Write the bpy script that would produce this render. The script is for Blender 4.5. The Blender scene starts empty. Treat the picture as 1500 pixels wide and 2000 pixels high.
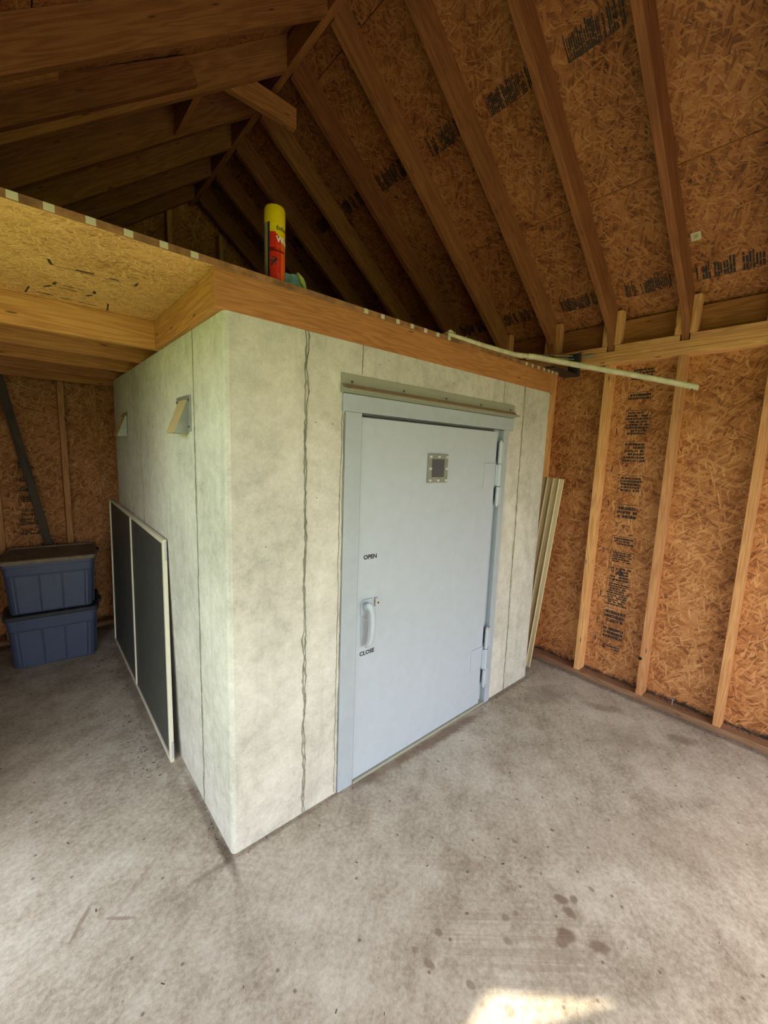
import bpy, bmesh, math, random
from mathutils import Vector, Matrix
random.seed(7)
C = bpy.context.scene.collection
SC = bpy.context.scene

# ------------------------------------------------------------------ camera
cam_d = bpy.data.cameras.new('camera'); cam = bpy.data.objects.new('camera', cam_d); C.objects.link(cam)
cam_d.sensor_fit = 'HORIZONTAL'; cam_d.sensor_width = 36.0; cam_d.lens = 804.005/1500*36.0
cam_d.clip_start = 0.02; cam_d.clip_end = 500
_r = Vector((0.75277976, -0.65729368, 0.03588378)); _u = Vector((0.06415453, 0.12750857, 0.98976046)); _f = Vector((0.65513878, 0.74276954, -0.13815424))
cam.matrix_world = Matrix(((_r.x, _u.x, -_f.x, -0.51122), (_r.y, _u.y, -_f.y, -1.38134), (_r.z, _u.z, -_f.z, 1.53887), (0, 0, 0, 1)))
SC.camera = cam

# ------------------------------------------------------------------ sky, sun, exposure
SUN_D = Vector((-0.06, 0.50, -0.85)).normalized()          # direction the sunlight travels
world = bpy.data.worlds.new('sky'); SC.world = world; world.use_nodes = True
wn = world.node_tree; wn.nodes.clear()
wo = wn.nodes.new('ShaderNodeOutputWorld'); wb = wn.nodes.new('ShaderNodeBackground'); ws = wn.nodes.new('ShaderNodeTexSky')
ws.sky_type = 'NISHITA'; ws.sun_disc = False; ws.sun_elevation = math.asin(-SUN_D.z); ws.sun_rotation = math.atan2(-SUN_D.x, -SUN_D.y)
ws.air_density = 1.2; ws.dust_density = 3.0; ws.ozone_density = 1.0
wb.inputs['Strength'].default_value = 0.42
hz = wn.nodes.new('ShaderNodeMix'); hz.data_type = 'RGBA'; hz.inputs[0].default_value = .5; hz.inputs[7].default_value = (3.0, 2.75, 2.35, 1)
wn.links.new(ws.outputs[0], hz.inputs[6]); wn.links.new(hz.outputs[2], wb.inputs[0]); wn.links.new(wb.outputs[0], wo.inputs[0])
sl = bpy.data.lights.new('sun', 'SUN'); sun = bpy.data.objects.new('sun', sl); C.objects.link(sun)
sl.energy = 3.3; sl.angle = math.radians(0.6); sl.color = (1.0, 0.90, 0.70)
sun.rotation_mode = 'QUATERNION'; sun.rotation_quaternion = SUN_D.to_track_quat('-Z', 'Y'); sun.location = (0, -8, 12)
SC.view_settings.view_transform = 'Standard'; SC.view_settings.look = 'None'; SC.view_settings.gamma = 1.0
SC.view_settings.use_curve_mapping = False; SC.view_settings.exposure = 1.6
SC.cycles.max_bounces = 12; SC.cycles.diffuse_bounces = 8

# ------------------------------------------------------------------ node helper
class NT:
    def __init__(s, name):
        s.m = bpy.data.materials.new(name); s.m.use_nodes = True; s.t = s.m.node_tree
        s.b = s.t.nodes['Principled BSDF']; s.out = s.t.nodes['Material Output']
    def n(s, kind, **kw):
        o = s.t.nodes.new(kind)
        for k, v in kw.items():
            if k.startswith('i_'): o.inputs[k[2:].replace('_', ' ')].default_value = v
            else: setattr(o, k, v)
        return o
    def l(s, a, b): s.t.links.new(a, b); return b.node
    def math(s, op, a, b=None, c=None, clamp=False):
        o = s.n('ShaderNodeMath', operation=op); o.use_clamp = clamp
        for i, v in enumerate((a, b, c)):
            if v is None: continue
            if isinstance(v, (int, float)): o.inputs[i].default_value = v
            else: s.l(v, o.inputs[i])
        return o.outputs[0]
    def noise(s, vec, scale, detail=4, rough=.6, dist=0.):
        o = s.n('ShaderNodeTexNoise'); s.l(vec, o.inputs['Vector']); o.inputs['Scale'].default_value = scale
        o.inputs['Detail'].default_value = detail; o.inputs['Roughness'].default_value = rough; o.inputs['Distortion'].default_value = dist
        return o.outputs['Fac']
    def ramp(s, fac, stops):
        o = s.n('ShaderNodeValToRGB'); e = o.color_ramp.elements
        while len(e) < len(stops): e.new(.5)
        for i, (p, c) in enumerate(stops):
            e[i].position = p; e[i].color = (*c, 1) if len(c) == 3 else c
        s.l(fac, o.inputs[0]); return o.outputs[0]
    def sstep(s, v, a, b):
        o = s.n('ShaderNodeMapRange', interpolation_type='SMOOTHSTEP'); s.l(v, o.inputs[0])
        o.inputs[1].default_value = a; o.inputs[2].default_value = b; return o.outputs[0]
    def mix(s, f, a, b, mode='MIX'):
        o = s.n('ShaderNodeMix', data_type='RGBA', blend_type=mode)
        if isinstance(f, (int, float)): o.inputs[0].default_value = f
        else: s.l(f, o.inputs[0])
        for i, v in ((6, a), (7, b)):
            if isinstance(v, tuple): o.inputs[i].default_value = (*v, 1) if len(v) == 3 else v
            else: s.l(v, o.inputs[i])
        return o.outputs[2]
    def mapping(s, vec, loc=(0, 0, 0), rot=(0, 0, 0), scale=(1, 1, 1)):
        o = s.n('ShaderNodeMapping'); s.l(vec, o.inputs[0]); o.inputs[1].default_value = loc; o.inputs[2].default_value = rot; o.inputs[3].default_value = scale
        return o.outputs[0]
    def bump(s, h, strength, dist=.01):
        o = s.n('ShaderNodeBump'); o.inputs['Strength'].default_value = strength; o.inputs['Distance'].default_value = dist
        s.l(h, o.inputs['Height']); s.l(o.outputs[0], s.b.inputs['Normal'])
    def uvr(s, k=23.0):
        uv = s.n('ShaderNodeUVMap').outputs[0]; r = s.n('ShaderNodeObjectInfo').outputs['Random']
        cx = s.n('ShaderNodeCombineXYZ'); s.l(s.math('MULTIPLY', r, k), cx.inputs[0]); s.l(s.math('MULTIPLY', r, k*2.7), cx.inputs[1])
        a = s.n('ShaderNodeVectorMath', operation='ADD'); s.l(uv, a.inputs[0]); s.l(cx.outputs[0], a.inputs[1])
        return a.outputs[0], r, uv
    def col(s, c): s.l(c, s.b.inputs['Base Color'])

def srgb(r, g, b):
    f = lambda v: (v/255/12.92) if v/255 <= .04045 else ((v/255+.055)/1.055)**2.4
    return (f(r), f(g), f(b))

def simple(name, c, rough=.6, metal=0., spec=None, bump=None, var=0.08):
    m = NT(name); tc = m.n('ShaderNodeTexCoord').outputs['Object']
    n = m.noise(tc, 18, 5)
    lo = tuple(v*(1-var) for v in c); hi = tuple(min(1, v*(1+var)) for v in c)
    m.col(m.ramp(n, [(.3, lo), (.7, hi)]))
    m.b.inputs['Roughness'].default_value = rough; m.b.inputs['Metallic'].default_value = metal
    if spec is not None: m.b.inputs['Specular IOR Level'].default_value = spec
    if bump: m.bump(m.noise(tc, bump[0], 3), bump[1], .002)
    return m.m

# ---- oriented strand board: layered elongated flakes at several angles
def mat_osb(name, dark, mid, light, scale=1.0, mould=False, seedz=0.):
    m = NT(name); vec, r, uv = m.uvr()
    v2 = m.n('ShaderNodeVectorMath', operation='ADD'); nz = m.n('ShaderNodeTexNoise'); nz.inputs['Scale'].default_value = 7; m.l(vec, nz.inputs['Vector'])
    sc = m.n('ShaderNodeVectorMath', operation='SCALE'); m.l(nz.outputs['Color'], sc.inputs[0]); sc.inputs['Scale'].default_value = .038
    m.l(vec, v2.inputs[0]); m.l(sc.outputs[0], v2.inputs[1]); base = v2.outputs[0]
    tone = None
    for i, (ang, L, W) in enumerate(((12, .11, .026), (72, .09, .020), (-38, .10, .022), (101, .12, .020), (47, .085, .014), (-66, .075, .012), (-12, .07, .010), (22, .05, .007), (58, .055, .008))):
        mp = m.mapping(base, loc=(i*3.3+seedz, i*1.7, 0), rot=(0, 0, math.radians(ang)))
        mp = m.mapping(mp, scale=(1/(L*scale), 1/(W*scale), 1))
        v = m.n('ShaderNodeTexVoronoi', voronoi_dimensions='2D', feature='F1'); v.inputs['Scale'].default_value = 1; v.inputs['Randomness'].default_value = 1
        m.l(mp, v.inputs['Vector'])
        sp = m.n('ShaderNodeSeparateColor'); m.l(v.outputs['Color'], sp.inputs[0])
        fib = m.noise(m.mapping(mp, scale=(.6, 5, 1)), 1.3, 2)
        t = m.math('ADD', m.math('ADD', m.math('MULTIPLY', sp.outputs[0], .46), .14), m.math('MULTIPLY', m.math('SUBTRACT', fib, .5), .75))
        t = m.math('SUBTRACT', t, m.math('MULTIPLY', m.sstep(v.outputs['Distance'], .35, .9), .16))
        if i >= 6: t = m.math('ADD', t, .15)
        if tone is None: tone = t
        else:
            k = m.math('MULTIPLY', m.math('GREATER_THAN', sp.outputs[1], .66 if i < 6 else .86), .85)
            mx = m.n('ShaderNodeMix', data_type='FLOAT'); m.l(k, mx.inputs[0]); m.l(tone, mx.inputs[2]); m.l(t, mx.inputs[3]); tone = mx.outputs[0]
    big = m.noise(vec, 3.0, 3)
    tone2 = m.math('ADD', tone, m.math('MULTIPLY', m.math('SUBTRACT', big, .5), .55))
    c = m.ramp(tone2, [(.02, dark), (.34, mid), (.62, tuple((a+b)/2 for a, b in zip(mid, light))), (.92, light)])
    if mould:
        pos = m.n('ShaderNodeNewGeometry').outputs['Position']; sx = m.n('ShaderNodeSeparateXYZ'); m.l(pos, sx.inputs[0])
        nn = m.noise(pos, 22, 4); zz = m.math('ADD', sx.outputs[2], m.math('MULTIPLY', nn, -.09))
        c = m.mix(m.math('SUBTRACT', 1, m.sstep(zz, -.012, .03)), c, (.022, .017, .014))
    m.col(c); m.b.inputs['Roughness'].default_value = .62; m.b.inputs['Specular IOR Level'].default_value = .3
    m.bump(tone, .25, .003); return m.m

# ---- sawn softwood: uv.x runs along the board
def mat_wood(name, a, b, knot=(.09, .035, .015), contrast=1.0, knots=True):
    m = NT(name); vec, r, uv = m.uvr()
    w = m.noise(m.mapping(vec, scale=(.9, 11, 1)), 1.6, 3, .5, .4)
    rings = m.math('SINE', m.math('MULTIPLY', w, 46*contrast))
    fine = m.noise(m.mapping(vec, scale=(2.2, 90, 1)), 2.0, 3)
    t = m.math('ADD', m.math('MULTIPLY', rings, .16), m.math('MULTIPLY', fine, .62))
    t = m.math('ADD', t, m.math('MULTIPLY', m.noise(vec, 2.2, 3), .45))
    c = m.ramp(t, [(.2, b), (.8, a)])
    hs = m.n('ShaderNodeHueSaturation'); m.l(c, hs.inputs['Color'])
    m.l(m.math('ADD', m.math('MULTIPLY', r, .34), .82), hs.inputs['Value']); m.l(m.math('ADD', m.math('MULTIPLY', r, .012), .494), hs.inputs['Hue'])
    c = hs.outputs[0]
    if knots:
        v = m.n('ShaderNodeTexVoronoi', voronoi_dimensions='2D', feature='F1'); v.inputs['Scale'].default_value = 1
        m.l(m.mapping(vec, scale=(3.3, 17.0, 1)), v.inputs['Vector'])
        sp = m.n('ShaderNodeSeparateColor'); m.l(v.outputs['Color'], sp.inputs[0])
        k = m.math('MULTIPLY', m.math('SUBTRACT', 1, m.sstep(v.outputs['Distance'], .03, .085)), m.math('GREATER_THAN', sp.outputs[0], .66))
        c = m.mix(m.math('MULTIPLY', k, .85), c, knot)
    m.col(c); m.b.inputs['Roughness'].default_value = .68; m.b.inputs['Specular IOR Level'].default_value = .25
    m.bump(t, .12, .002); return m.m

def mat_concrete(name, base, dark, light, speck=True, drip=False):
    m = NT(name); P = m.n('ShaderNodeTexCoord').outputs['Object']
    a = m.noise(P, 2.0, 5, .65); b = m.noise(P, 17, 5, .7, .3); f = m.noise(P, 95, 4, .75)
    t = m.math('ADD', m.math('MULTIPLY', a, .45), m.math('ADD', m.math('MULTIPLY', b, .35), m.math('MULTIPLY', f, .20)))
    c = m.ramp(t, [(.36, dark), (.5, base), (.63, light)])
    if drip:
        s2 = m.noise(m.mapping(P, scale=(14, 14, .9)), 1.2, 4, .6)
        c = m.mix(m.math('MULTIPLY', m.sstep(s2, .52, .72), .35), c, dark)
    if speck:
        v = m.n('ShaderNodeTexVoronoi', feature='F1'); m.l(P, v.inputs['Vector']); v.inputs['Scale'].default_value = 13
        sp = m.n('ShaderNodeSeparateColor'); m.l(v.outputs['Color'], sp.inputs[0])
        k = m.math('MULTIPLY', m.math('SUBTRACT', 1, m.sstep(v.outputs['Distance'], .03, .07)), m.math('GREATER_THAN', sp.outputs[0], .72))
        c = m.mix(m.math('MULTIPLY', k, .6), c, (.06, .06, .05))
    m.col(c); m.b.inputs['Roughness'].default_value = .85; m.b.inputs['Specular IOR Level'].default_value = .2
    m.bump(m.math('ADD', m.math('MULTIPLY', b, .6), f), .35, .004); return m.m

# ---- floor slab: broom marks, damp stains, dirt
def mat_floor():
    m = NT('floor_concrete'); P = m.n('ShaderNodeNewGeometry').outputs['Position']
    a = m.noise(P, 1.3, 6, .65, .3); b = m.noise(P, 7, 6, .7); f = m.noise(P, 60, 5, .75)
    st = m.noise(m.mapping(m.mapping(P, rot=(0, 0, math.radians(-38))), scale=(1.2, 16, 1)), 2.2, 5, .65)
    t = m.math('ADD', m.math('MULTIPLY', a, .34), m.math('ADD', m.math('MULTIPLY', b, .26), m.math('ADD', m.math('MULTIPLY', f, .31), m.math('MULTIPLY', st, .09))))
    c = m.ramp(t, [(.38, srgb(114, 102, 85)), (.50, srgb(164, 155, 138)), (.61, srgb(192, 186, 171))])
    wet = srgb(104, 86, 70)
    nd = m.noise(P, 14, 4, .6); sx = m.n('ShaderNodeSeparateXYZ'); m.l(P, sx.inputs[0])
    br = m.noise(m.mapping(m.mapping(P, rot=(0, 0, math.radians(41))), scale=(1.0, 60, 1)), 1.5, 3)
    def stain(x, y, rx, ry, rot, k, ccol=wet, soft=.25, extra=None):
        nonlocal c
        mp = m.mapping(m.mapping(P, loc=(-x, -y, 0)), rot=(0, 0, -rot)); mp = m.mapping(mp, scale=(1/rx, 1/ry, 0))
        ln = m.n('ShaderNodeVectorMath', operation='LENGTH'); m.l(mp, ln.inputs[0])
        d = m.math('ADD', ln.outputs['Value'], m.math('MULTIPLY', m.math('SUBTRACT', nd, .5), 1.5))
        k2 = m.math('MULTIPLY', m.math('SUBTRACT', 1, m.sstep(d, 1-soft, 1+soft)), k)
        if extra is not None: k2 = m.math('MULTIPLY', k2, m.sstep(extra, .42, .60))
        c = m.mix(k2, c, ccol)
    STAINS(stain, br)
    # dirt gathered along the shelter and the sole plates
    for x, y, rx, ry, rot, k in DIRT: stain(x, y, rx, ry, rot, k, srgb(92, 78, 64), .7)
    v = m.n('ShaderNodeTexVoronoi', feature='F1', voronoi_dimensions='2D'); m.l(P, v.inputs['Vector']); v.inputs['Scale'].default_value = 9
    sp = m.n('ShaderNodeSeparateColor'); m.l(v.outputs['Color'], sp.inputs[0])
    k = m.math('MULTIPLY', m.math('SUBTRACT', 1, m.sstep(v.outputs['Distance'], .02, .07)), m.math('GREATER_THAN', sp.outputs[0], .7))
    c = m.mix(m.math('MULTIPLY', k, .7), c, srgb(80, 68, 58))
    m.col(c); m.b.inputs['Roughness'].default_value = .8; m.b.inputs['Specular IOR Level'].default_value = .25
    m.bump(m.math('ADD', m.math('MULTIPLY', st, .7), f), .28, .004); return m.m

def STAINS(stain, br):
    for x, y, rx, ry, rot, k in ((.83,-.885,.014,.022,.6,.75), (.865,-.915,.014,.012,0,.7), (.81,-.925,.013,.020,0,.75), (.735,-.950,.022,.030,.7,.85), (.70,-.945,.016,.016,1,.7), (.785,-1.035,.017,.030,.75,.8),
        (.625,-.79,.010,.012,.9,.6), (.665,-.805,.008,.008,.2,.5), (.57,-.835,.010,.018,.5,.55), (.415,-.675,.011,.014,0,.65), (.33,-.715,.012,.018,.3,.65), (.322,-.66,.009,.009,0,.5), (.387,-.823,.010,.013,0,.55), (.425,-.93,.013,.016,0,.5), (1.07,-.73,.007,.007,0,.8), (.95,-.94,.008,.010,0,.6), (.90,-.655,.008,.014,0,.5)):
        stain(x, y, rx, ry, rot, k, soft=.35)
    stain(.60, -.86, .30, .13, -.80, .40, srgb(132, 118, 98), .5, br)
    stain(.62, -.55, .16, .03, -.75, .30, srgb(132, 116, 98), .6, br)
    stain(1.15, -.045, .36, .030, -.02, .80, srgb(112, 92, 74), .5)
    stain(1.30, -.075, .30, .018, -.02, .45, srgb(120, 102, 84), .5, br)
    stain(.74, -.03, .14, .035, .0, .55, srgb(120, 102, 84), .7)
    stain(2.02, -.22, .16, .09, -.4, .50, srgb(112, 100, 86), .7)
    stain(2.17, -.52, .035, .13, .5, .50, srgb(120, 100, 82), .5)
    stain(2.20, -.92, .07, .04, -.7, .55, srgb(110, 98, 86), .5)
    stain(1.92, -.72, .14, .10, -.7, .30, srgb(116, 104, 92), .8)
    stain(1.35, -1.02, .5, .10, -.75, .25, srgb(136, 120, 100), .8)
    stain(-.46, .09, .008, .05, -.6, .55, srgb(110, 90, 72), .4); stain(-.36, .02, .006, .05, .9, .55, srgb(110, 90, 72), .4); stain(-.32, .09, .12, .010, .7, .35, srgb(120, 100, 84), .5)
DIRT = [(-.015, .02, .018, .07, 0, .8), (-.02, .25, .016, .28, 0, .55), (.15, -.010, .28, .012, 0, .5), (1.85, -.015, .30, .015, 0, .55), (2.42, -.6, .025, 1.3, 0, .6), (-.07, 1.3, .03, .8, 0, .45), (-.4, 2.64, .6, .06, 0, .7), (.62, -.02, .06, .03, 0, .5), (-.75, 2.3, .12, .3, 0, .4)]

M = {}
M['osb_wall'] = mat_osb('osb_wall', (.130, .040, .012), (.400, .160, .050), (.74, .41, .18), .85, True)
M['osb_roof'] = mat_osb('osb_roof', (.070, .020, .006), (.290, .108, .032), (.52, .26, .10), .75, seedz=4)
M['osb_deck'] = mat_osb('osb_deck', (.26, .115, .034), (.55, .285, .095), (.78, .47, .20), .42, seedz=9)
M['deck_edge'] = simple('deck_edge', (.26, .12, .045), .8, var=.5)
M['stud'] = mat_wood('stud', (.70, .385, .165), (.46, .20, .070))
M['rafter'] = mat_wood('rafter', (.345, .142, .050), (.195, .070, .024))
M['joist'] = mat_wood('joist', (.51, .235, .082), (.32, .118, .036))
M['rim'] = mat_wood('rim', (.43, .180, .064), (.27, .095, .030), contrast=1.6)
M['plate'] = mat_wood('plate', (.36, .21, .115), (.20, .11, .055))
M['dark_plank'] = mat_wood('dark_plank', (.105, .082, .066), (.055, .043, .036), contrast=.8)
M['shelter'] = mat_concrete('shelter_concrete', srgb(192, 190, 179), srgb(160, 158, 147), srgb(212, 210, 200), drip=True)
M['seam'] = simple('seam', srgb(128, 126, 112), .95, var=.35)
M['steel'] = simple('painted_steel', srgb(170, 180, 190), .42, var=.03, bump=(60, .05))
M['steel_frame'] = simple('painted_frame', srgb(160, 170, 178), .42, var=.05, bump=(40, .08))
M['galv'] = simple('grey_drip', srgb(146, 148, 132), .55, var=.04)
M['rust_under'] = simple('drip_lip', srgb(150, 130, 104), .6, var=.1)
M['bolt'] = simple('bolt', srgb(184, 186, 182), .4, .2)
M['zinc'] = simple('zinc', srgb(140, 144, 136), .45, .35, var=.15)
M['zinc_tan'] = simple('zinc_tan', srgb(178, 160, 118), .6, var=.08)
M['glass_dark'] = simple('dark_glass', srgb(72, 72, 78), .55)
M['black'] = simple('black_letter', (.018, .018, .02), .6)
M['dark_gap'] = simple('dark_gap', (.10, .105, .11), .7)
M['white_frame'] = simple('white_aluminium', srgb(214, 210, 188), .45, var=.03)
M['screen'] = simple('insect_mesh', srgb(66, 69, 64), .55, var=.2)
M['tote'] = simple('blue_plastic', srgb(70, 80, 108), .48, var=.06, bump=(120, .1))
M['lid'] = simple('dirty_lid', srgb(122, 110, 94), .75, var=.28)
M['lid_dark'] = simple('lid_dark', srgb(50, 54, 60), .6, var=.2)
M['vinyl'] = simple('cream_vinyl', srgb(206, 190, 152), .5, var=.04)
M['white_vinyl'] = simple('weathered_vinyl', srgb(202, 198, 166), .6, var=.2)
M['label_white'] = simple('label_white', srgb(196, 186, 162), .7, var=.12)
M['yellow'] = simple('yellow_can', srgb(212, 188, 12), .35, var=.03)
M['red'] = simple('red_can', srgb(190, 40, 26), .3, var=.1)
M['orange'] = simple('orange_can', srgb(214, 96, 30), .3, var=.1)
M['maroon'] = simple('maroon_can', srgb(110, 20, 14), .3)
M['silver'] = simple('silver_can', srgb(178, 176, 152), .3, .4)
M['white'] = simple('white_print', (.75, .72, .66), .5)
M['blue_film'] = simple('blue_film', srgb(104, 144, 156), .4, var=.3)
M['green_film'] = simple('green_film', srgb(150, 172, 90), .4, var=.3)
M['tool_black'] = simple('tool_black', (.02, .02, .022), .5)
M['tool_grey'] = simple('tool_grey', srgb(132, 128, 116), .6)
M['debris'] = simple('debris', srgb(58, 44, 34), .9, var=.5)
M['grass'] = simple('grass', (.14, .22, .035), .9, var=.5)
M['gravel'] = simple('gravel', (.20, .19, .17), .9, var=.2)
def mat_ink():
    m = NT('stamp_ink'); m.b.inputs['Base Color'].default_value = (.022, .017, .015, 1); m.b.inputs['Roughness'].default_value = .7
    tr = m.n('ShaderNodeBsdfTransparent'); mx = m.n('ShaderNodeMixShader'); P = m.n('ShaderNodeTexCoord').outputs['Object']
    k = m.sstep(m.noise(P, 55, 4, .7), .30, .50); m.l(m.math('MULTIPLY', k, .93), mx.inputs[0])
    m.l(tr.outputs[0], mx.inputs[1]); m.l(m.b.outputs[0], mx.inputs[2]); m.l(mx.outputs[0], m.out.inputs[0]); return m.m
M['ink'] = mat_ink()
M['floor'] = mat_floor()

# ------------------------------------------------------------------ mesh helpers
def new_obj(name, bm, mat, parent=None, loc=None, smooth=False):
    me = bpy.data.meshes.new(name); bm.normal_update(); bm.to_mesh(me); bm.free()
    for mm in (mat if isinstance(mat, (list, tuple)) else [mat]): me.materials.append(mm)
    if smooth:
        for p in me.polygons: p.use_smooth = True
    o = bpy.data.objects.new(name, me); C.objects.link(o)
    if parent is not None: o.parent = parent
    if loc is not None: o.location = loc
    return o
def uvs(bm, g, off=(0, 0, 0)):
    g = Vector(g).normalized(); ul = bm.loops.layers.uv.verify(); bm.normal_update(); off = Vector(off)
    for f in bm.faces:
        n = f.normal
        if n.length < .1: continue
        gg = g
        if abs(n.dot(g)) > .8:
            gg = Vector((0, 1, 0)) if abs(g.y) < .8 else Vector((1, 0, 0))
        u = (gg - n*gg.dot(n)).normalized(); v = n.cross(u)
        s = .35 if gg is not g else 1.0
        for lp in f.loops:
            p = lp.vert.co + off; lp[ul].uv = (p.dot(u)*s, p.dot(v))
def bm_box(bm, x0, x1, y0, y1, z0, z1):
    vs = [bm.verts.new(p) for p in ((x0,y0,z0),(x1,y0,z0),(x1,y1,z0),(x0,y1,z0),(x0,y0,z1),(x1,y0,z1),(x1,y1,z1),(x0,y1,z1))]
    for f in ((3,2,1,0),(4,5,6,7),(0,1,5,4),(1,2,6,5),(2,3,7,6),(3,0,4,7)): bm.faces.new([vs[i] for i in f])
    return vs
def box(name, x0, x1, y0, y1, z0, z1, mat, parent=None, bev=.0015, grain=None):
    """a block given in world coordinates; its origin sits at its centre"""
    c = Vector(((x0+x1)/2, (y0+y1)/2, (z0+z1)/2)); bm = bmesh.new()
    bm_box(bm, x0-c.x, x1-c.x, y0-c.y, y1-c.y, z0-c.z, z1-c.z)
    if bev: bmesh.ops.bevel(bm, geom=list(bm.edges), offset=bev, segments=1, affect='EDGES')
    d = (x1-x0, y1-y0, z1-z0); g = grain or [(1,0,0),(0,1,0),(0,0,1)][d.index(max(d))]
    uvs(bm, g)
    base = Vector(parent.location) if parent is not None else Vector()
    return new_obj(name, bm, mat, parent, c-base)
def prism(name, pts, axis, a, b, mat, parent=None, bev=.0015, grain=(1,0,0)):
    """polygon pts in the two other axes, extruded along axis ('x','y','z') from a to b"""
    def P(p, t): return {'y': (p[0], t, p[1]), 'x': (t, p[0], p[1]), 'z': (p[0], p[1], t)}[axis]
    c = Vector(P((sum(p[0] for p in pts)/len(pts), sum(p[1] for p in pts)/len(pts)), (a+b)/2)); bm = bmesh.new()
    A = [bm.verts.new(Vector(P(p, a))-c) for p in pts]; B = [bm.verts.new(Vector(P(p, b))-c) for p in pts]; n = len(pts)
    bm.faces.new(A); bm.faces.new(B[::-1])
    for i in range(n): bm.faces.new((A[i], B[i], B[(i+1) % n], A[(i+1) % n]))
    bmesh.ops.recalc_face_normals(bm, faces=bm.faces)
    if bev: bmesh.ops.bevel(bm, geom=list(bm.edges), offset=bev, segments=1, affect='EDGES')
    uvs(bm, grain); base = Vector(parent.location) if parent is not None else Vector()
    return new_obj(name, bm, mat, parent, c-base)
def beam(name, p0, p1, w, h, mat, parent=None, up=(0,0,1), bev=.0015):
    """a bar from p0 to p1, w across and h in the up direction"""
    p0, p1 = Vector(p0), Vector(p1); d = (p1-p0); L = d.length; d.normalize(); s = d.cross(Vector(up)).normalized(); u = s.cross(d)
    bm = bmesh.new(); bm_box(bm, -L/2, L/2, -w/2, w/2, -h/2, h/2)
    if bev: bmesh.ops.bevel(bm, geom=list(bm.edges), offset=bev, segments=1, affect='EDGES')
    uvs(bm, (1,0,0)); o = new_obj(name, bm, mat, parent)
    mw = Matrix(((d.x, -s.x, u.x, 0), (d.y, -s.y, u.y, 0), (d.z, -s.z, u.z, 0), (0,0,0,1)))
    base = Vector(parent.location) if parent is not None else Vector()
    o.matrix_local = Matrix.Translation((p0+p1)/2-base) @ mw
    return o
def lathe(name, prof, mat, parent=None, loc=(0,0,0), seg=24, rot=None, smooth=True, mat_fn=None):
    bm = bmesh.new(); rings = []
    for r, z in prof: rings.append([bm.verts.new((r*math.cos(2*math.pi*i/seg), r*math.sin(2*math.pi*i/seg), z)) for i in range(seg)])
    for a, b in zip(rings, rings[1:]):
        for i in range(seg):
            f = bm.faces.new((a[i], a[(i+1) % seg], b[(i+1) % seg], b[i]))
            if mat_fn: f.material_index = mat_fn(2*math.pi*(i+.5)/seg, f.calc_center_median().z)
    bm.faces.new(rings[0][::-1]); bm.faces.new(rings[-1])
    base = Vector(parent.location) if parent is not None else Vector()
    o = new_obj(name, bm, mat, parent, Vector(loc)-base, smooth)
    if rot: o.rotation_euler = rot
    if smooth:
        try: o.data.set_sharp_from_angle(angle=math.radians(40))
        except Exception: pass
    return o
def tube(name, pts, rads, mat, parent=None, seg=10, flat=1.0):
    bm = bmesh.new(); rings = []; n = len(pts); pts = [Vector(p) for p in pts]; c = sum(pts, Vector())/n
    if isinstance(rads, (int, float)): rads = [rads]*n
    for i, p in enumerate(pts):
        d = (pts[min(i+1, n-1)]-pts[max(i-1, 0)]).normalized(); a = d.cross(Vector((0, 1, 0)) if abs(d.y) < .8 else Vector((1, 0, 0))).normalized(); b = d.cross(a)
        rings.append([bm.verts.new(p-c+(a*math.cos(2*math.pi*k/seg)+b*math.sin(2*math.pi*k/seg)*flat)*rads[i]) for k in range(seg)])
    for a, b in zip(rings, rings[1:]):
        for k in range(seg): bm.faces.new((a[k], a[(k+1) % seg], b[(k+1) % seg], b[k]))
    bm.faces.new(rings[0][::-1]); bm.faces.new(rings[-1]); bmesh.ops.recalc_face_normals(bm, faces=bm.faces)
    base = Vector(parent.location) if parent is not None else Vector()
    return new_obj(name, bm, mat, parent, c-base, True)
def empty(name, loc, label=None, cat=None, group=None, kind=None):
    o = bpy.data.objects.new(name, None); C.objects.link(o); o.location = loc; o.empty_display_size = .1
    tag(o, label, cat, group, kind); return o
def tag(o, label=None, cat=None, group=None, kind=None):
    if label: o['label'] = label
    if cat: o['category'] = cat
    if group: o['group'] = group
    if kind: o['kind'] = kind
    return o
def text_polys(s, size, bold=.0):
    cu = bpy.data.curves.new('lettering', 'FONT'); cu.body = s; cu.size = size; cu.offset = bold; cu.resolution_u = 3
    t = bpy.data.objects.new('lettering', cu); C.objects.link(t); bpy.context.view_layer.update()
    dg = bpy.context.evaluated_depsgraph_get(); me = bpy.data.meshes.new_from_object(t.evaluated_get(dg))
    V = [tuple(v.co[:2]) for v in me.vertices]; F = [tuple(p.vertices) for p in me.polygons]
    bpy.data.objects.remove(t); bpy.data.curves.remove(cu); bpy.data.meshes.remove(me); return V, F
def decal(name, s, size, fn, mat, parent, bold=0., center=True, mirror=1):
    """lettering mapped into the scene by fn(u, v)"""
    V, F = text_polys(s, size, bold); bm = bmesh.new()
    w = max(v[0] for v in V); h = max(v[1] for v in V); vs = [bm.verts.new(fn(x-(w/2 if center else 0), y-(h/2 if center else 0))) for x, y in V]
    for f in F:
        try: bm.faces.new([vs[i] for i in f])
        except ValueError: pass
    base = Vector(parent.location)
    for v in bm.verts: v.co -= base
    return new_obj(name, bm, mat, parent)
def quads(name, rects, fn, mat, parent):
    """small printed rectangles (u0,u1,v0,v1) laid on a surface by fn"""
    bm = bmesh.new(); base = Vector(parent.location)
    for (a, b, c, d) in rects:
        bm.faces.new([bm.verts.new(Vector(fn(*p))-base) for p in ((a, c), (b, c), (b, d), (a, d))])
    return new_obj(name, bm, mat, parent)
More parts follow.
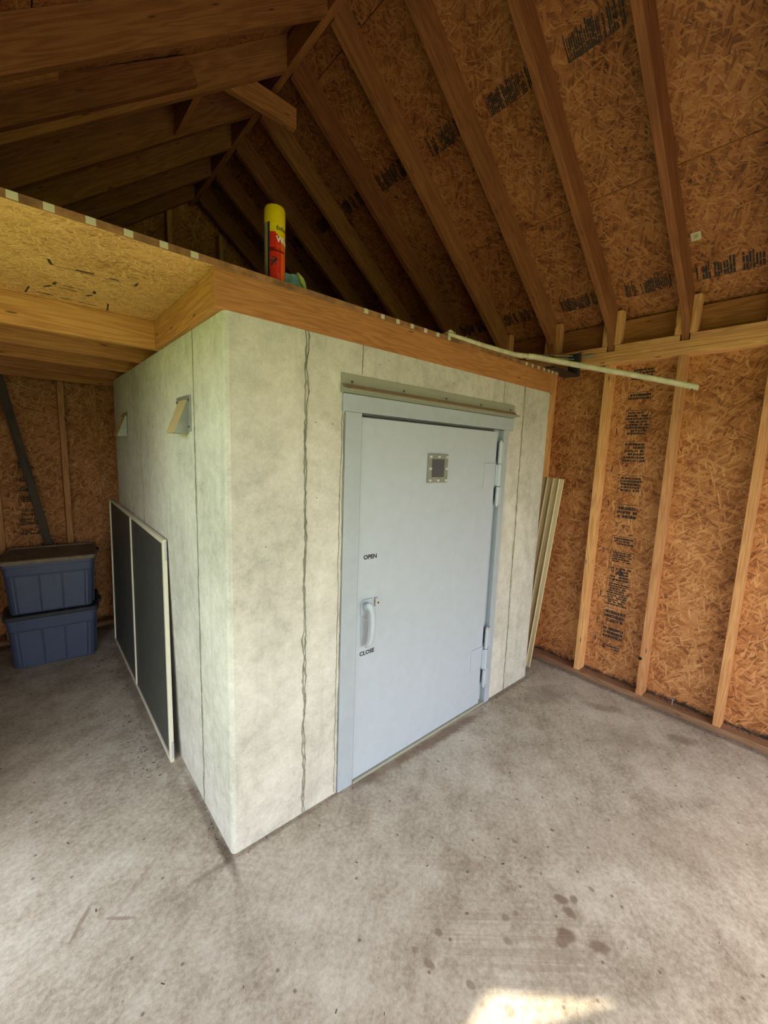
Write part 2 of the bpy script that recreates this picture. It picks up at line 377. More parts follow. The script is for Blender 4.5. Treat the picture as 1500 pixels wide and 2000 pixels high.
def ragged(name, fn, v0, v1, mat, parent, amp=.004, w=.0022, n=110, seed=0, lines=2):
    """an irregular fin of grout down a form joint: fn(u, v) -> point"""
    rnd = random.Random(seed); bm = bmesh.new(); base = Vector(parent.location)
    for L in range(lines):
        u = (L-(lines-1)/2)*amp*1.2; pa = None
        for i in range(n+1):
            v = v0+(v1-v0)*i/n; u += rnd.uniform(-1, 1)*amp*.6; u += ((L-(lines-1)/2)*amp*1.5*math.sin(v*19+seed+rnd.uniform(-.3,.3))-u)*.22
            ww = w*rnd.uniform(.4, 1.6); cur = [bm.verts.new(Vector(fn(u+k*ww, v, h))-base) for k, h in ((-1, 0), (-.2, .0024), (.4, .0024), (1, 0))]
            if pa:
                for k in range(3): bm.faces.new((pa[k], pa[k+1], cur[k+1], cur[k]))
            pa = cur
    return new_obj(name, bm, mat, parent)

XR, YB, XL, YF = 2.44, 2.70, -0.92, -2.60
Y0, SP = -1.011, .4068
YK = [Y0+SP*k for k in range(-3, 10)]
RX, RZ, SL = .76, 3.65, .77                     # apex of the rafters' undersides and the roof slope
def rz(x): return RZ-SL*abs(x-RX)
TH = .177                                       # rafter depth measured plumb

# ------------------------------------------------------------------ floor and ground
fl = box('floor', XL-.12, XR+.12, YF-.12, YB+.12, -.12, 0, M['floor'], None, 0, (1,0,0)); tag(fl, kind='structure')
apron = box('gravel_apron', XL-.2, XR+.2, YF-2.6, YF-.12, -.14, -.02, M['gravel'], None, 0, (1,0,0)); tag(apron, kind='structure')  # unseen gravel ground outside the front doorway
gr = box('grass_lawn', -30, 30, -45, 25, -.30, -.14, M['grass'], None, 0, (1,0,0)); tag(gr, kind='structure')  # unseen grass ground outside; its sunlit bounce tints the room

# ------------------------------------------------------------------ right wall
wr = empty('wall_right', (XR, 0, 0), kind='structure')
ZP = 2.18
for a, b in ((-2.60, -1.009), (-1.006, .211), (.214, 1.431), (1.434, 2.70)):
    box('osb_panel', XR+.089, XR+.100, a, b, .012, 2.50, M['osb_wall'], wr, .0008, (0,0,1))
for y in YK[:-1]:
    box('stud', XR, XR+.089, y-.038, y, .038, ZP, M['stud'], wr)
    box('cripple', XR+.002, XR+.058, y-.038-.036, y-.0385, ZP+.118, ZP+.118+.21, M['stud'], wr)
    box('cripple', XR+.002, XR+.058, y+.0005, y+.036, ZP+.118, ZP+.118+.19, M['stud'], wr)
box('sole_plate', XR-.004, XR+.089, YF, YB, 0, .038, M['plate'], wr, .003)
box('top_plate', XR, XR+.089, YF, YB, ZP, ZP+.040, M['stud'], wr)
box('top_plate', XR, XR+.089, YF, YB, ZP+.0415, ZP+.080, M['stud'], wr)
for a, b in zip(YK, YK[1:]):
    box('ledger', XR+.001, XR+.089, a+.006, b-.044, ZP+.0805, ZP+.117, M['stud'], wr)
    box('eave_blocking', XR+.060, XR+.088, a+.002, b-.040, ZP+.118, 2.455, M['rafter'], wr)
box('outer_light_skin', XR+.101, XR+.115, YF-.05, YB+.12, -.02, 2.46, M['vinyl'], wr, 0, (0,1,0))  # unseen outer skin, added to stop light leaking through the panel seams
# bolt standing on the sole plate
lathe('anchor_bolt', [(.004, 0), (.004, .035), (.008, .035), (.008, .042)], M['zinc'], wr, (XR+.045, -.80, .038), 8)

def stamp_rows(rnd, w, h, rows, density=.8, frame=True):
    """a block of printed lines too small to read"""
    R = []
    if frame:
        R += [(-w/2, w/2, h/2-.003, h/2), (-w/2, -w/2+.0025, -h/2, h/2)]
        if rnd.random() < .6: R.append((w/2-.003, w/2, -h/2+h*.3, h/2))
    for i in range(rows):
        v = h/2-h*(i+1)/(rows+1); hh = h/(rows+1)*.36; half = w/2*rnd.uniform(.7, .95); u = -half
        while u < half:
            d = rnd.uniform(.006, .022)
            if rnd.random() < density: R.append((u, min(u+d, half), v-hh, v+hh))
            u += d+rnd.uniform(.0012, .003)
    return R
rnd = random.Random(3)
fR = lambda yc, zc: (lambda u, v: (XR+.0885, yc-u, zc+v))
for zc, h, rows, fr in ((2.11, .09, 4, 0), (1.97, .06, 2, 1), (1.80, .17, 8, 1), (1.61, .15, 6, 1), (1.40, .12, 5, 1), (1.21, .11, 3, 1), (1.01, .07, 3, 1), (.90, .09, 5, 1), (.78, .12, 5, 1), (.635, .18, 10, 1), (.475, .12, 3, 1), (.355, .11, 3, 1), (.25, .05, 2, 1)):
    yc = -.40; quads('printed_stamp', stamp_rows(rnd, .150, h, rows, .92, fr), fR(yc, zc), M['ink'], wr)
for zc in (1.75, 1.50, 1.26, .93, .62, .42, .29):
    quads('tally_mark', [(-.003, .003, -.02, .02)], fR(-.285+rnd.uniform(-.01, .01), zc), M['ink'], wr)
decal('printed_number', '2', .035, lambda u, v: (XR+.0884, -.345-u, 1.125+v), M['ink'], wr, .001)
decal('printed_number', '8', .030, lambda u, v: (XR+.0884, -.39-u, 1.115+v), M['ink'], wr, .001)
bmA = bmesh.new()
for p in (((-.03, -.02), (.03, -.02), (0, .02)),): bmA.faces.new([bmA.verts.new((XR+.0884-XR, -.40-q[0], .80+q[1])) for q in p])
new_obj('printed_triangle', bmA, M['ink'], wr)
bmA = bmesh.new(); bmA.faces.new([bmA.verts.new((.0884, -.40-q[0], 2.10+q[1])) for q in ((-.03, -.02), (.03, -.02), (0, .025))]); new_obj('printed_triangle', bmA, M['ink'], wr)
# rubber ring hung on a stud
bmr = bmesh.new()
lathe('knot_ring', [(.006, 0), (.011, 0), (.011, .004), (.006, .004), (.006, 0)], M['black'], wr, (XR-.0045, YK[4]-.004, .285), 14, (0, math.pi/2, 0)); bmr.free()

# ------------------------------------------------------------------ back wall with its gable
wb_ = empty('wall_back', (0, YB, 0), kind='structure')
for a, b in ((XL-.1, -.021), (-.018, 1.2), (1.203, XR+.1)):
    pts = [(a, .012), (b, .012), (b, rz(b)+TH-.01)] + ([(RX, RZ+TH-.01)] if a < RX < b else []) + [(a, rz(a)+TH-.01)]
    prism('osb_panel', pts, 'y', YB+.089, YB+.100, M['osb_wall'], wb_, .0006, (0,0,1))
for x in (-.88, -.660, -.254, .153, .56, .99, 1.373, 1.78, 2.187):
    top = min(rz(x), rz(x+.038))
    box('stud', x-.019+.0, x+.019, YB, YB+.089, .038, top+.02, M['stud'], wb_)
box('sole_plate', XL, XR, YB-.003, YB+.089, 0, .038, M['plate'], wb_, .003)
prism('outer_light_skin', [(XL-.12, -.02), (XR+.12, -.02), (XR+.12, rz(XR+.12)+TH-.01), (RX, RZ+TH-.01), (XL-.12, rz(XL-.12)+TH-.01)], 'y', YB+.101, YB+.115, M['vinyl'], wb_, 0, (1,0,0))  # unseen skin behind the back wall, added to block light at the seams
fB = lambda xc, zc: (lambda u, v: (xc+u, YB+.0885, zc+v))
for xc, zc, w, h, rows in ((-.49, 1.255, .12, .05, 3), (-.49, 1.18, .12, .05, 3), (-.49, 1.10, .11, .06, 3), (-.49, .925, .12, .06, 4), (-.49, .845, .12, .06, 3), (.80, 3.05, .13, .5, 26), (-.49, 1.36, .12, .06, 3)):
    quads('printed_stamp', stamp_rows(rnd, w, h, rows, .9, True), fB(xc, zc), M['ink'], wb_)
decal('printed_words', 'THIS END', .026, lambda u, v: (-.487+u, YB+.0885, 1.015+v), M['ink'], wb_, .0009)
decal('printed_words', 'DOWN', .028, lambda u, v: (-.490+u, YB+.0885, .980+v), M['ink'], wb_, .0012)
decal('printed_number', '2', .035, lambda u, v: (-.52+u, YB+.0885, 1.115+v), M['ink'], wb_, .001)

# ------------------------------------------------------------------ left wall (just outside the frame) and front wall with the big doorway
wl = empty('wall_left', (XL, 0, 0), kind='structure')
for a, b in ((-2.60, -1.05), (.58, 1.02), (1.023, 2.24), (2.243, YB)):
    box('osb_panel', XL-.100, XL-.089, a, b, .012, 2.50, M['osb_wall'], wl, .0008, (0,0,1))
box('osb_panel', XL-.100, XL-.089, YF, .577, 2.10, 2.50, M['osb_wall'], wl, .0008, (0,1,0))
for y in YK[:4]+YK[7:]: box('stud', XL-.089, XL, y-.038, y, .038, ZP, M['stud'], wl)
box('header', XL-.089, XL, YF, .577, 2.02, ZP-.001, M['stud'], wl)
box('sole_plate', XL-.089, XL, .578, YB, 0, .038, M['plate'], wl, .003)
box('top_plate', XL-.089, XL, YF, YB, ZP, ZP+.040, M['stud'], wl)
box('top_plate', XL-.089, XL, YF, YB, ZP+.0415, ZP+.080, M['stud'], wl)
box('outer_light_skin', XL-.115, XL-.101, YF-.05, YB+.12, 2.04, 2.46, M['vinyl'], wl, 0, (0,1,0))  # unseen skins outside the left wall, added against light leaks
box('outer_light_skin', XL-.115, XL-.101, .578, YB+.12, -.02, 2.039, M['vinyl'], wl, 0, (0,1,0))
wf = empty('wall_front', (0, YF, 0), kind='structure')
# gable boarding with an added hole, shaped to throw the floor's sun patch
def sunhole(x, y):
    t = (y-YF)/SUN_D.y; return (x-SUN_D.x*t, -SUN_D.z*t)
hole = [sunhole(*p) for p in ((.20, -.868), (.417, -.862), (.714, -1.14), (.474, -1.005), (.25, -.93))]
bm = bmesh.new()
outer = [(XL-.1, 2.10), (XR+.1, 2.10), (XR+.1, rz(XR+.1)+TH-.01), (RX, RZ+TH-.01), (XL-.1, rz(XL-.1)+TH-.01)]
ov = [bm.verts.new((x, 0, z)) for x, z in outer]; hv = [bm.verts.new((x, 0, z)) for x, z in hole]
ed = [bm.edges.new((ov[i], ov[(i+1) % 5])) for i in range(5)] + [bm.edges.new((hv[i], hv[(i+1) % 5])) for i in range(5)]
bmesh.ops.triangle_fill(bm, use_beauty=True, edges=ed); uvs(bm, (1,0,0))
go = new_obj('osb_panel', bm, M['osb_wall'], wf, (0, 0, 0)); md = go.modifiers.new('thickness', 'SOLIDIFY'); md.thickness = .011
for a, b in ((XL-.1, XL+.10), (XR-.25, XR+.1)): box('osb_panel', a, b, YF-.006, YF+.006, .0, 2.098, M['osb_wall'], wf, 0, (0,0,1))
box('header', XL, XR, YF+.01, YF+.09, 1.98, ZP-.002, M['stud'], wf)

# ------------------------------------------------------------------ roof
rf = empty('ceiling', (RX, 0, RZ), kind='structure')
ds = math.sqrt(1+SL*SL)
def roof_panel(xa, xb, y0, y1, side):
    X = lambda x: x if side > 0 else 2*RX-x
    pts = [(X(xa), rz(xa)+TH), (X(xb), rz(xb)+TH), (X(xb), rz(xb)+TH+.012*ds), (X(xa), rz(xa)+TH+.012*ds)]
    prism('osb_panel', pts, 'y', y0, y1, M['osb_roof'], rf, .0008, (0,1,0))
rows = ((RX+.001, .933), (.937, 1.909), (1.913, 2.86))
for i, (xa, xb) in enumerate(rows):
    for j, (a, b) in enumerate(((-2.66, .19), (.193, 2.628), (2.631, 3.05)) if i % 2 else ((-2.66, -1.03), (-1.027, 1.412), (1.415, 3.05))):
        roof_panel(xa, xb, a, b, 1); roof_panel(xa, xb, a, b, -1)
for s_ in (1, -1):
    X = lambda x: x if s_ > 0 else 2*RX-x
    prism('roof_light_skin', [(X(RX), RZ+TH+.016), (X(2.87), rz(2.87)+TH+.016), (X(2.87), rz(2.87)+TH+.022), (X(RX), RZ+TH+.022)], 'y', YF-.06, 3.05, M['tool_black'], rf, 0, (0,1,0))  # unseen sheet over the roof boards, added to keep daylight out of their gaps
for k, y in enumerate(YK):
    for s in (1, -1):
        X = lambda x: x if s > 0 else 2*RX-x
        xo = XR+.089; pts = [(X(RX+.0195), RZ-SL*.0195), (X(XR-.02), rz(XR-.02)), (X(XR+.012), ZP+.083), (X(xo), ZP+.083), (X(xo+.2), rz(xo+.2)), (X(xo+.2), rz(xo+.2)+TH-.001), (X(RX+.0195), RZ-SL*.0195+TH-.001)]
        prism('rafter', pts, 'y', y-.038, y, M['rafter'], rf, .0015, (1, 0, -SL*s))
box('ridge_board', RX-.019, RX+.019, YF-.05, YB+.2, RZ-.004, RZ+.14, M['rafter'], rf)
# collar tie behind the rafter pair above the can, and its short gusset
ty = YK[8]
prism('collar_tie', [(RX-.36, 3.40), (RX+.062, 3.40), (RX+.062, 3.508), (RX-.21, 3.515)], 'y', ty+.001, ty+.039, M['joist'], rf)
# boards sistered to the left slope and the header that ends them
def lx(z): return RX-(RZ-z)/SL
for y, xe, dz in ((YK[8]-.077, .245, .040), ):
    z0 = lambda x: 3.277+.745*(x-.248)
    prism('sister_rafter', [(-.95, z0(-.95)), (.248, z0(.248)), (.195, z0(.248)+.092), (-.95, z0(-.95)+.175)], 'y', y, y+.038, M['rafter'], rf, .0015, (1,0,.745))
prism('header', [(.256, 3.275), (.294, 3.30), (.294, 3.43), (.256, 3.40)], 'y', YK[8]+.001, YK[9]-.0385, M['joist'], rf, .0015, (0,1,0))
for (x, z, y) in ((-.30, 2.985, YK[8]-.118), (.05, 3.27, YK[9]-.079), (-.40, 2.98, YK[9]-.079)):
    prism('nailing_block', [(x-.22, z-.17), (x, z), (x-.01, z+.075), (x-.22, z-.08)], 'y', y, y+.038, M['joist'], rf)
# roof stamps
def fRoof(xc, yc):
    nx, nz = -SL/ds, -1/ds
    return lambda u, v: (xc+v/ds+nx*.0006, yc-u, rz(xc)+TH-SL*v/ds+nz*.0006)
for i, y in enumerate(YK[1:11]):
    if y+SP > 2.6: break
    for xc, seedk in ((1.405, 0), (2.36, 1)):
        yc = y+SP*.45; w = .34 if rnd.random() < .7 else .24
        R = []
        for q in range(26):
            u = -w/2+w*q/26
            if rnd.random() < .86:
                a = rnd.uniform(-.052, -.02); b = rnd.uniform(-.005, .052); R.append((u, u+w/26*rnd.uniform(.5, .95), a, b)); R.append((u, u+w/26*.8, b+.004, .050)) if b < .03 else None
        R += [(-w/2, w/2*.6, .049, .052), (-w/2, -w/2+.004, -.05, .05)]
        quads('printed_stamp', R, fRoof(xc, yc), M['ink'], rf)
quads('sticker', [(-.022, .022, -.022, .022)], fRoof(2.20, YK[4]-.072), M['label_white'], rf)
quads('sticker_print', [(-.009, .009, -.012, .008)], (lambda f: (lambda u, v: Vector(f(u, v))+Vector((0, 0, -.0006))))(fRoof(2.20, YK[4]-.072)), M['green_film'], rf)
# nails coming through the sheathing
nb = bmesh.new()
for i in range(40):
    x = rnd.uniform(1.0, 2.35); y = rnd.choice(YK[1:8])+rnd.choice((.012, -.05)); z = rz(x)+TH
    bmesh.ops.create_cone(nb, cap_ends=True, segments=5, radius1=.0016, radius2=.0016, depth=.02, matrix=Matrix.Translation(Vector((x, y, z-.008))-Vector(rf.location)))
tag(new_obj('roof_nails', nb, M['zinc'], rf), kind='stuff')

# ------------------------------------------------------------------ concrete shelter
W, D, H = 2.118, 2.077, 1.975
sh = empty('concrete_shelter', (W/2, D/2, 0), 'cast concrete storm shelter box with vertical form seams, grey steel door in its front', 'shelter')
bm = bmesh.new(); T = .16; sb = Vector(sh.location)
def ext(poly, z0, z1):
    A = [bm.verts.new(Vector((x, y, z0))-sb) for x, y in poly]; B = [bm.verts.new(Vector((x, y, z1))-sb) for x, y in poly]; n = len(poly)
    bm.faces.new(A[::-1]); bm.faces.new(B)
    for i in range(n): bm.faces.new((A[i], A[(i+1) % n], B[(i+1) % n], B[i]))
ch = .016
ext([(0, ch), (ch*.3, ch*.3), (ch, 0), (.49, 0), (.49, T), (T, T), (T, D), (0, D)], 0, H)
ext([(1.625, 0), (W-.006, 0), (W, .006), (W, D), (W-T, D), (W-T, T), (1.625, T)], 0, H)
ext([(.49, 0), (1.625, 0), (1.625, T), (.49, T)], 1.74, H)
ext([(T, D-T), (W-T, D-T), (W-T, D), (T, D)], 0, H)
ext([(T, T), (W-T, T), (W-T, D-T), (T, D-T)], H-.15, H)
new_obj('shell', bm, M['shelter'], sh)
for i, (x, z0, z1, amp, n) in enumerate(((.303, 0, H, .0085, 2), (.562, 1.86, H, .003, 1), (1.59, 1.86, H, .002, 1), (1.82, 0, H, .006, 2), (1.655, 0, 1.70, .004, 1), (.462, .01, 1.74, .004, 1))):
    ragged('form_seam', lambda u, v, h, x=x: (x+u+(v-1)*-.012*(i == 3), -h-.0002, v), z0, z1, M['seam'], sh, amp, .0016 if n == 1 else .0030, 120, i, n)
for i, (y, z0, z1, amp, n) in enumerate(((.318, 0, 1.62, .007, 2), (.318, 1.62, H, .0015, 1), (1.27, .3, 1.63, .0012, 1), (1.58, .3, 1.16, .001, 1), (1.70, .3, 1.58, .001, 1))):
    ragged('form_seam', lambda u, v, h, y=y: (-h-.0002, y+u, v), z0, z1, M['seam'], sh, amp, .0016, 120, 20+i, n)
# bug holes in the cast faces
bh = bmesh.new()
for i in range(46):
    if i % 2: p = (-.0006, rnd.uniform(.05, 1.9), rnd.uniform(.2, 1.9)); rot = Matrix.Rotation(math.pi/2, 4, 'Y')
    else:
        x = rnd.choice((rnd.uniform(.05, .45), rnd.uniform(1.67, 2.1), rnd.uniform(.5, 1.6))); z = rnd.uniform(.05, 1.9) if x < .45 or x > 1.66 else rnd.uniform(1.87, 1.95)
        p = (x, -.0006, z); rot = Matrix.Rotation(math.pi/2, 4, 'X')
    bmesh.ops.create_cone(bh, cap_ends=True, segments=7, radius1=rnd.uniform(.0015, .004), radius2=.001, depth=.0012, matrix=Matrix.Translation(Vector(p)-sb) @ rot)
tag(new_obj('bug_holes', bh, M['seam'], sh), kind='stuff')

# ------------------------------------------------------------------ steel door
dr = empty('steel_door', (1.06, 0, 0), 'pale grey steel safe door marked OPEN and CLOSE with a small bolted window', 'door')
g, gf = M['steel'], M['steel_frame']
box('door_leaf', .563, 1.549, -.004, .028, .0165, 1.690, g, dr, .002)
box('door_frame', .478, .560, -.010, .06, .0, 1.705, gf, dr, .0015)
box('door_frame', 1.600, 1.650, -.012, .06, .0, 1.705, gf, dr, .0015)
box('door_frame', .464, 1.700, -.011, .06, 1.7055, 1.775, gf, dr, .0015)
box('door_stop', 1.5495, 1.5995, .022, .055, .0, 1.705, M['steel_frame'], dr, 0)
box('door_stop', .5605, 1.549, .030, .055, .0, 1.705, M['dark_gap'], dr, 0)
box('threshold', .562, 1.598, -.014, .029, 0, .014, M['galv'], dr, .002)
ragged('weld_bead', lambda u, v, h: (v, -.0105-h, 1.7+u), .565, 1.60, M['dark_gap'], dr, .0012, .0016, 90, 5, 1)
ragged('grout_line', lambda u, v, h: (.4755+u, -.0006-h, v), .0, 1.70, M['seam'], dr, .003, .0016, 90, 6, 1)
# drip flashing with a kicked-out lower lip
prism('drip_flashing', [(-.0005, 1.776), (-.0005, 1.852), (-.005, 1.852), (-.005, 1.812), (-.020, 1.796), (-.044, 1.790), (-.045, 1.784), (-.020, 1.784)], 'x', .456, 1.703, M['galv'], dr, .0006, (0,1,0))
prism('drip_lip', [(-.0058, 1.8118), (-.0205, 1.7966), (-.0442, 1.7908), (-.0446, 1.7925), (-.0205, 1.7985), (-.0070, 1.8128)], 'x', .475, 1.705, M['rust_under'], dr, 0, (0,1,0))
for x in (.507, .794, 1.085, 1.371, 1.656): lathe('bolt', [(.0055, 0), (.0055, .004), (.003, .006)], M['dark_gap'], dr, (x, -.005, 1.822), 10, (math.pi/2, 0, 0))
# bolted viewing window
vw = box('window_frame', .972, 1.118, -.013, -.003, 1.409, 1.551, M['zinc'], dr, .001)
vp = box('window_pane', .998, 1.088, -.0155, -.010, 1.437, 1.526, M['glass_dark'], dr, .0005)
for x in (.986, 1.045, 1.104):
    for z in (1.422, 1.480, 1.538):
        if x == 1.045 and z == 1.480: continue
        lathe('bolt', [(.0085, 0), (.0085, .004), (.0060, .008), (.002, .0095)], M['bolt'], dr, (x, -.013, z), 12, (math.pi/2, 0, 0))
# hinges
def hinge(z0, z1, zp0, zp1):
    h = lathe('hinge', [(.0115, z0+.012), (.0115, z0+(z1-z0)*.30)], g, dr, (1.566, -.018, 0), 16)
    def kid(name, prof, mat): 
        o = lathe(name, prof, mat, None, (0, 0, 0), 16); o.parent = h; return o
    L = z1-z0
    kid('hinge_knuckle', [(.0125, z0+L*.31), (.0125, z0+L*.64)], g); kid('hinge_knuckle', [(.0115, z0+L*.65), (.0115, z1-.012)], g)
    kid('hinge_pin', [(.006, z0), (.009, z0+.006), (.008, z0+.012)], M['bolt']); kid('hinge_pin', [(.008, z1-.012), (.010, z1-.006), (.005, z1)], M['bolt'])
    box('hinge_plate', 1.437, 1.545, -.0095, -.0035, zp0, zp1, g, dr, .001)
    box('hinge_leaf', 1.568, 1.606, -.018, -.0125, z0+.01, z0+L*.30, g, dr, .001); box('hinge_leaf', 1.568, 1.606, -.018, -.0125, z0+L*.66, z1-.01, g, dr, .001)
    box('hinge_leaf', 1.540, 1.566, -.018, -.0098, z0+L*.32, z0+L*.63, g, dr, .001)
hinge(1.262, 1.645, 1.372, 1.512); hinge(.125, .520, .262, .396)
# handle: rose, neck, hanging lever, keyhole tab
rose = prism('handle_rose', [(.584, .82), (.650, .82), (.660, .86), (.650, .893), (.592, .893), (.584, .865)], 'y', -.010, -.004, g, dr, .002)
tube('handle_neck', [(.614, -.006, .862), (.604, -.042, .870)], [.018, .015], g, dr, 14)
tube('handle_lever', [(.588, -.040, .880), (.598, -.047, .880), (.608, -.052, .868), (.616, -.054, .842), (.619, -.054, .805), (.620, -.053, .765), (.619, -.051, .728), (.614, -.047, .702), (.606, -.038, .686), (.600, -.028, .680)],
     [.010, .015, .0165, .0155, .015, .015, .0145, .013, .010, .006], g, dr, 12, .62)
prism('handle_patch', [(.592, .675), (.626, .675), (.632, .76), (.626, .82), (.590, .82), (.586, .75)], 'y', -.0068, -.0035, M['steel_frame'], dr, .002)  # thin raised patch behind the lever, slightly darker grey than the leaf
kt = prism('key_tab', [(.662, .852), (.686, .852), (.690, .872), (.676, .892), (.664, .892)], 'y', -.018, -.004, M['bolt'], dr, .002)
lathe('key_hole', [(.005, 0), (.005, .0015)], M['tool_black'], dr, (.676, -.018, .868), 10, (math.pi/2, 0, 0))
lathe('handle_screw', [(.007, 0), (.006, .005)], M['bolt'], dr, (.614, -.0070, .798), 10, (math.pi/2, 0, 0))
tl = math.radians(1.5)
decal('door_lettering', 'OPEN', .0275, lambda u, v: (.631+u*1.08, -.0052, 1.0875+v+u*-.02), M['black'], dr, .0009)
decal('door_lettering', 'CLOSE', .0275, lambda u, v: (.629+u*1.06, -.0052, .6375+v+u*-.01), M['black'], dr, .0009)

# ------------------------------------------------------------------ steel vent hoods on the left face
def vent_hood(y, label):
    t = empty('vent_hood', (0, y, 1.60), label, 'vent', 'steel hoods on the shelter side')
    box('back_plate', -.005, -.0003, y-.090, y+.090, 1.602, 1.742, M['zinc'], t, .0008)
    w0, w1 = y-.055, y+.050
    prism('hood_top', [(-.0052, 1.722), (-.055, 1.594), (-.058, 1.596), (-.0075, 1.726)], 'y', w0, w1, M['zinc_tan'], t, .0004)
    for yy in (w0, w1-.003): prism('hood_side', [(-.0052, 1.722), (-.055, 1.594), (-.0052, 1.594)], 'y', yy, yy+.003, M['zinc'], t, .0004)
    for dy in (-.078, .078):
        for z in (1.620, 1.722): lathe('bolt', [(.005, 0), (.005, .004), (.003, .005)], M['dark_gap'], t, (-.005, y+dy, z), 8, (0, -math.pi/2, 0))
vent_hood(.445, 'galvanised vent hood high on the concrete side wall, nearest the front corner')
vent_hood(1.685, 'galvanised vent hood high on the concrete side wall, far one near the back')

# ------------------------------------------------------------------ storage loft on top of the shelter
lf = empty('storage_loft', (.6, 1.35, H), 'plywood-topped storage loft on lumber joists resting on the concrete shelter', 'loft')
ZT = 2.095
box('loft_deck', XL+.002, .58, 0, YB-.005, ZT+.0005, ZT+.0225, M['osb_deck'], lf, .0008)
box('loft_deck', .583, 2.205, 0, YB-.005, ZT+.0005, ZT+.0225, M['osb_deck'], lf, .0008)
box('rim_board', -.028, W-.03, -.001, .037, H+.0005, ZT, M['rim'], lf, .002)
box('end_board', -.022, .016, .0375, .784, H+.0005, ZT, M['joist'], lf, .002)
box('end_post', W-.029, W+.05, .0, .038, H+.001, ZT, M['joist'], lf, .002)
for k in range(5):
    y = .785+SP*k; box('joist', XL+.002, W-.03, y, y+.038, H+.0005, ZT, M['joist'], lf, .002)
eb = lambda x, w: box('edge_label', x-w/2, x+w/2, -.0016, .0, ZT+.0035, ZT+.0215, M['label_white'], lf, 0)
for x in (-.488, -.421, -.337, -.253, -.166, -.083): eb(x, .022)
for x in (.572, .660, .747, .834, .920, 1.005, 1.087, 1.80, 1.87, 1.94, 2.01, 2.07, 2.12, 2.17): eb(x, .020)
quads('deck_edge_face', [(-.9, 2.2, ZT+.001, ZT+.022)], lambda u, v: (u, -.0006, v), M['deck_edge'], lf)
# print on the deck's underside
fD = lambda u, v: (u, v, ZT-.0003)
def seg(a, b, w):
    (x0, y0), (x1, y1) = a, b; d = Vector((x1-x0, y1-y0)); n = Vector((-d.y, d.x)).normalized()*w/2
    return [(x0-n.x, y0-n.y), (x1-n.x, y1-n.y), (x1+n.x, y1+n.y), (x0+n.x, y0+n.y)]
bm = bmesh.new()
for a, b, w in (((-.40, .375), (-.17, .375), .003), ((-.40, .375), (-.41, .33), .008), ((-.17, .375), (-.168, .335), .008), ((-.34, .365), (-.29, .36), .01), ((-.25, .362), (-.22, .362), .008),
    ((-.38, .545), (-.385, .58), .010), ((-.39, .60), (-.41, .63), .010), ((-.27, .545), (-.265, .58), .010), ((-.27, .60), (-.285, .63), .010), ((-.36, .565), (-.30, .565), .006), ((-.37, .60), (-.31, .60), .006),
    ((-.45, .67), (-.46, .76), .006), ((-.21, .67), (-.20, .77), .006), ((-.43, .72), (-.38, .72), .009), ((-.36, .73), (-.32, .73), .006), ((-.30, .735), (-.24, .735), .007)):
    bm.faces.new([bm.verts.new(Vector((x, y, ZT-.0003))-Vector(lf.location)) for x, y in seg(a, b, w)])
tag(new_obj('printed_stamp', bm, M['ink'], lf), kind='stuff')

# ------------------------------------------------------------------ spray can
import math as _m
cb = Vector((.203, .055, ZT+.023)); can = empty('spray_can', cb, 'tall yellow and red wasp spray can standing on the loft edge', 'can')
PH0 = math.atan2(-.657+0, .753)  # screen-right direction in plan
tocam = Vector((-.51-cb.x, -1.38-cb.y, 0)).normalized(); right = Vector((-tocam.y, tocam.x, 0))
def cang(a):
    d = Vector((math.cos(a), math.sin(a), 0)); return math.degrees(math.atan2(d.dot(right), d.dot(tocam)))
R = .0350
def cm(a, z):
    p = cang(a)
    if -125 < p < -42: return 0
    if -42 <= p < -30: return 1
    if z > .160-.0006*max(p, 0): return 2
    if .098 < z < .106-.0001*p: return 4
    if p > 38 and z < .15: return 5
    return 3
prof = [(R-.002, 0), (R, .003)]+[(R, .003+.187*i/30) for i in range(1, 31)]
lathe('can_body', prof, [M['silver'], M['tool_black'], M['yellow'], M['red'], M['maroon'], M['orange']], can, cb, 72, None, True, cm)
lathe('can_cap', [(R+.0006, .1905), (R+.0006, .238), (R-.003, .246), (R-.012, .250), (.0, .251)], M['yellow'], can, cb, 48)
def wrap(phi0, z0):
    def f(u, v):
        a = math.radians(phi0)+u/R; d = tocam*math.cos(a)+right*math.sin(a); return cb+d*(R+.0006)+Vector((0, 0, z0+v))
    return f
decal('can_lettering', 'Enforcer', .018, wrap(8, .166), M['black'], can, .0004, False)
decal('can_lettering', 'Wasp', .026, wrap(8, .128), M['white'], can, .0010, False)
quads('can_print', [(u, u+.004, v, v+.0022) for u in [.0, .006, .011, .016, .022] for v in (.0, .006)], wrap(10, .112), M['orange'], can)
bw = bmesh.new()
for (u, v, ru, rv, rot) in ((0, 0, .010, .004, .7), (-.007, -.008, .010, .0035, 1.0), (.006, .006, .006, .004, .2), (-.004, .004, .013, .0022, .1), (-.002, .012, .010, .002, -.3), (.004, -.006, .009, .0014, -.9), (-.012, -.001, .006, .0012, .3)):
    f = wrap(-2, .065); vs = []
    for k in range(10):
        a = 2*math.pi*k/10; x, y = ru*math.cos(a), rv*math.sin(a); vs.append(bw.verts.new(Vector(f(u+x*math.cos(rot)-y*math.sin(rot), v+x*math.sin(rot)+y*math.cos(rot)))-cb))
    bw.faces.new(vs)
new_obj('wasp_print', bw, M['black'], can)
quads('can_print', [(0, .010, .002, .004), (.006, .012, -.006, -.003), (.008, .010, -.012, -.006)], wrap(12, .022), M['orange'], can)

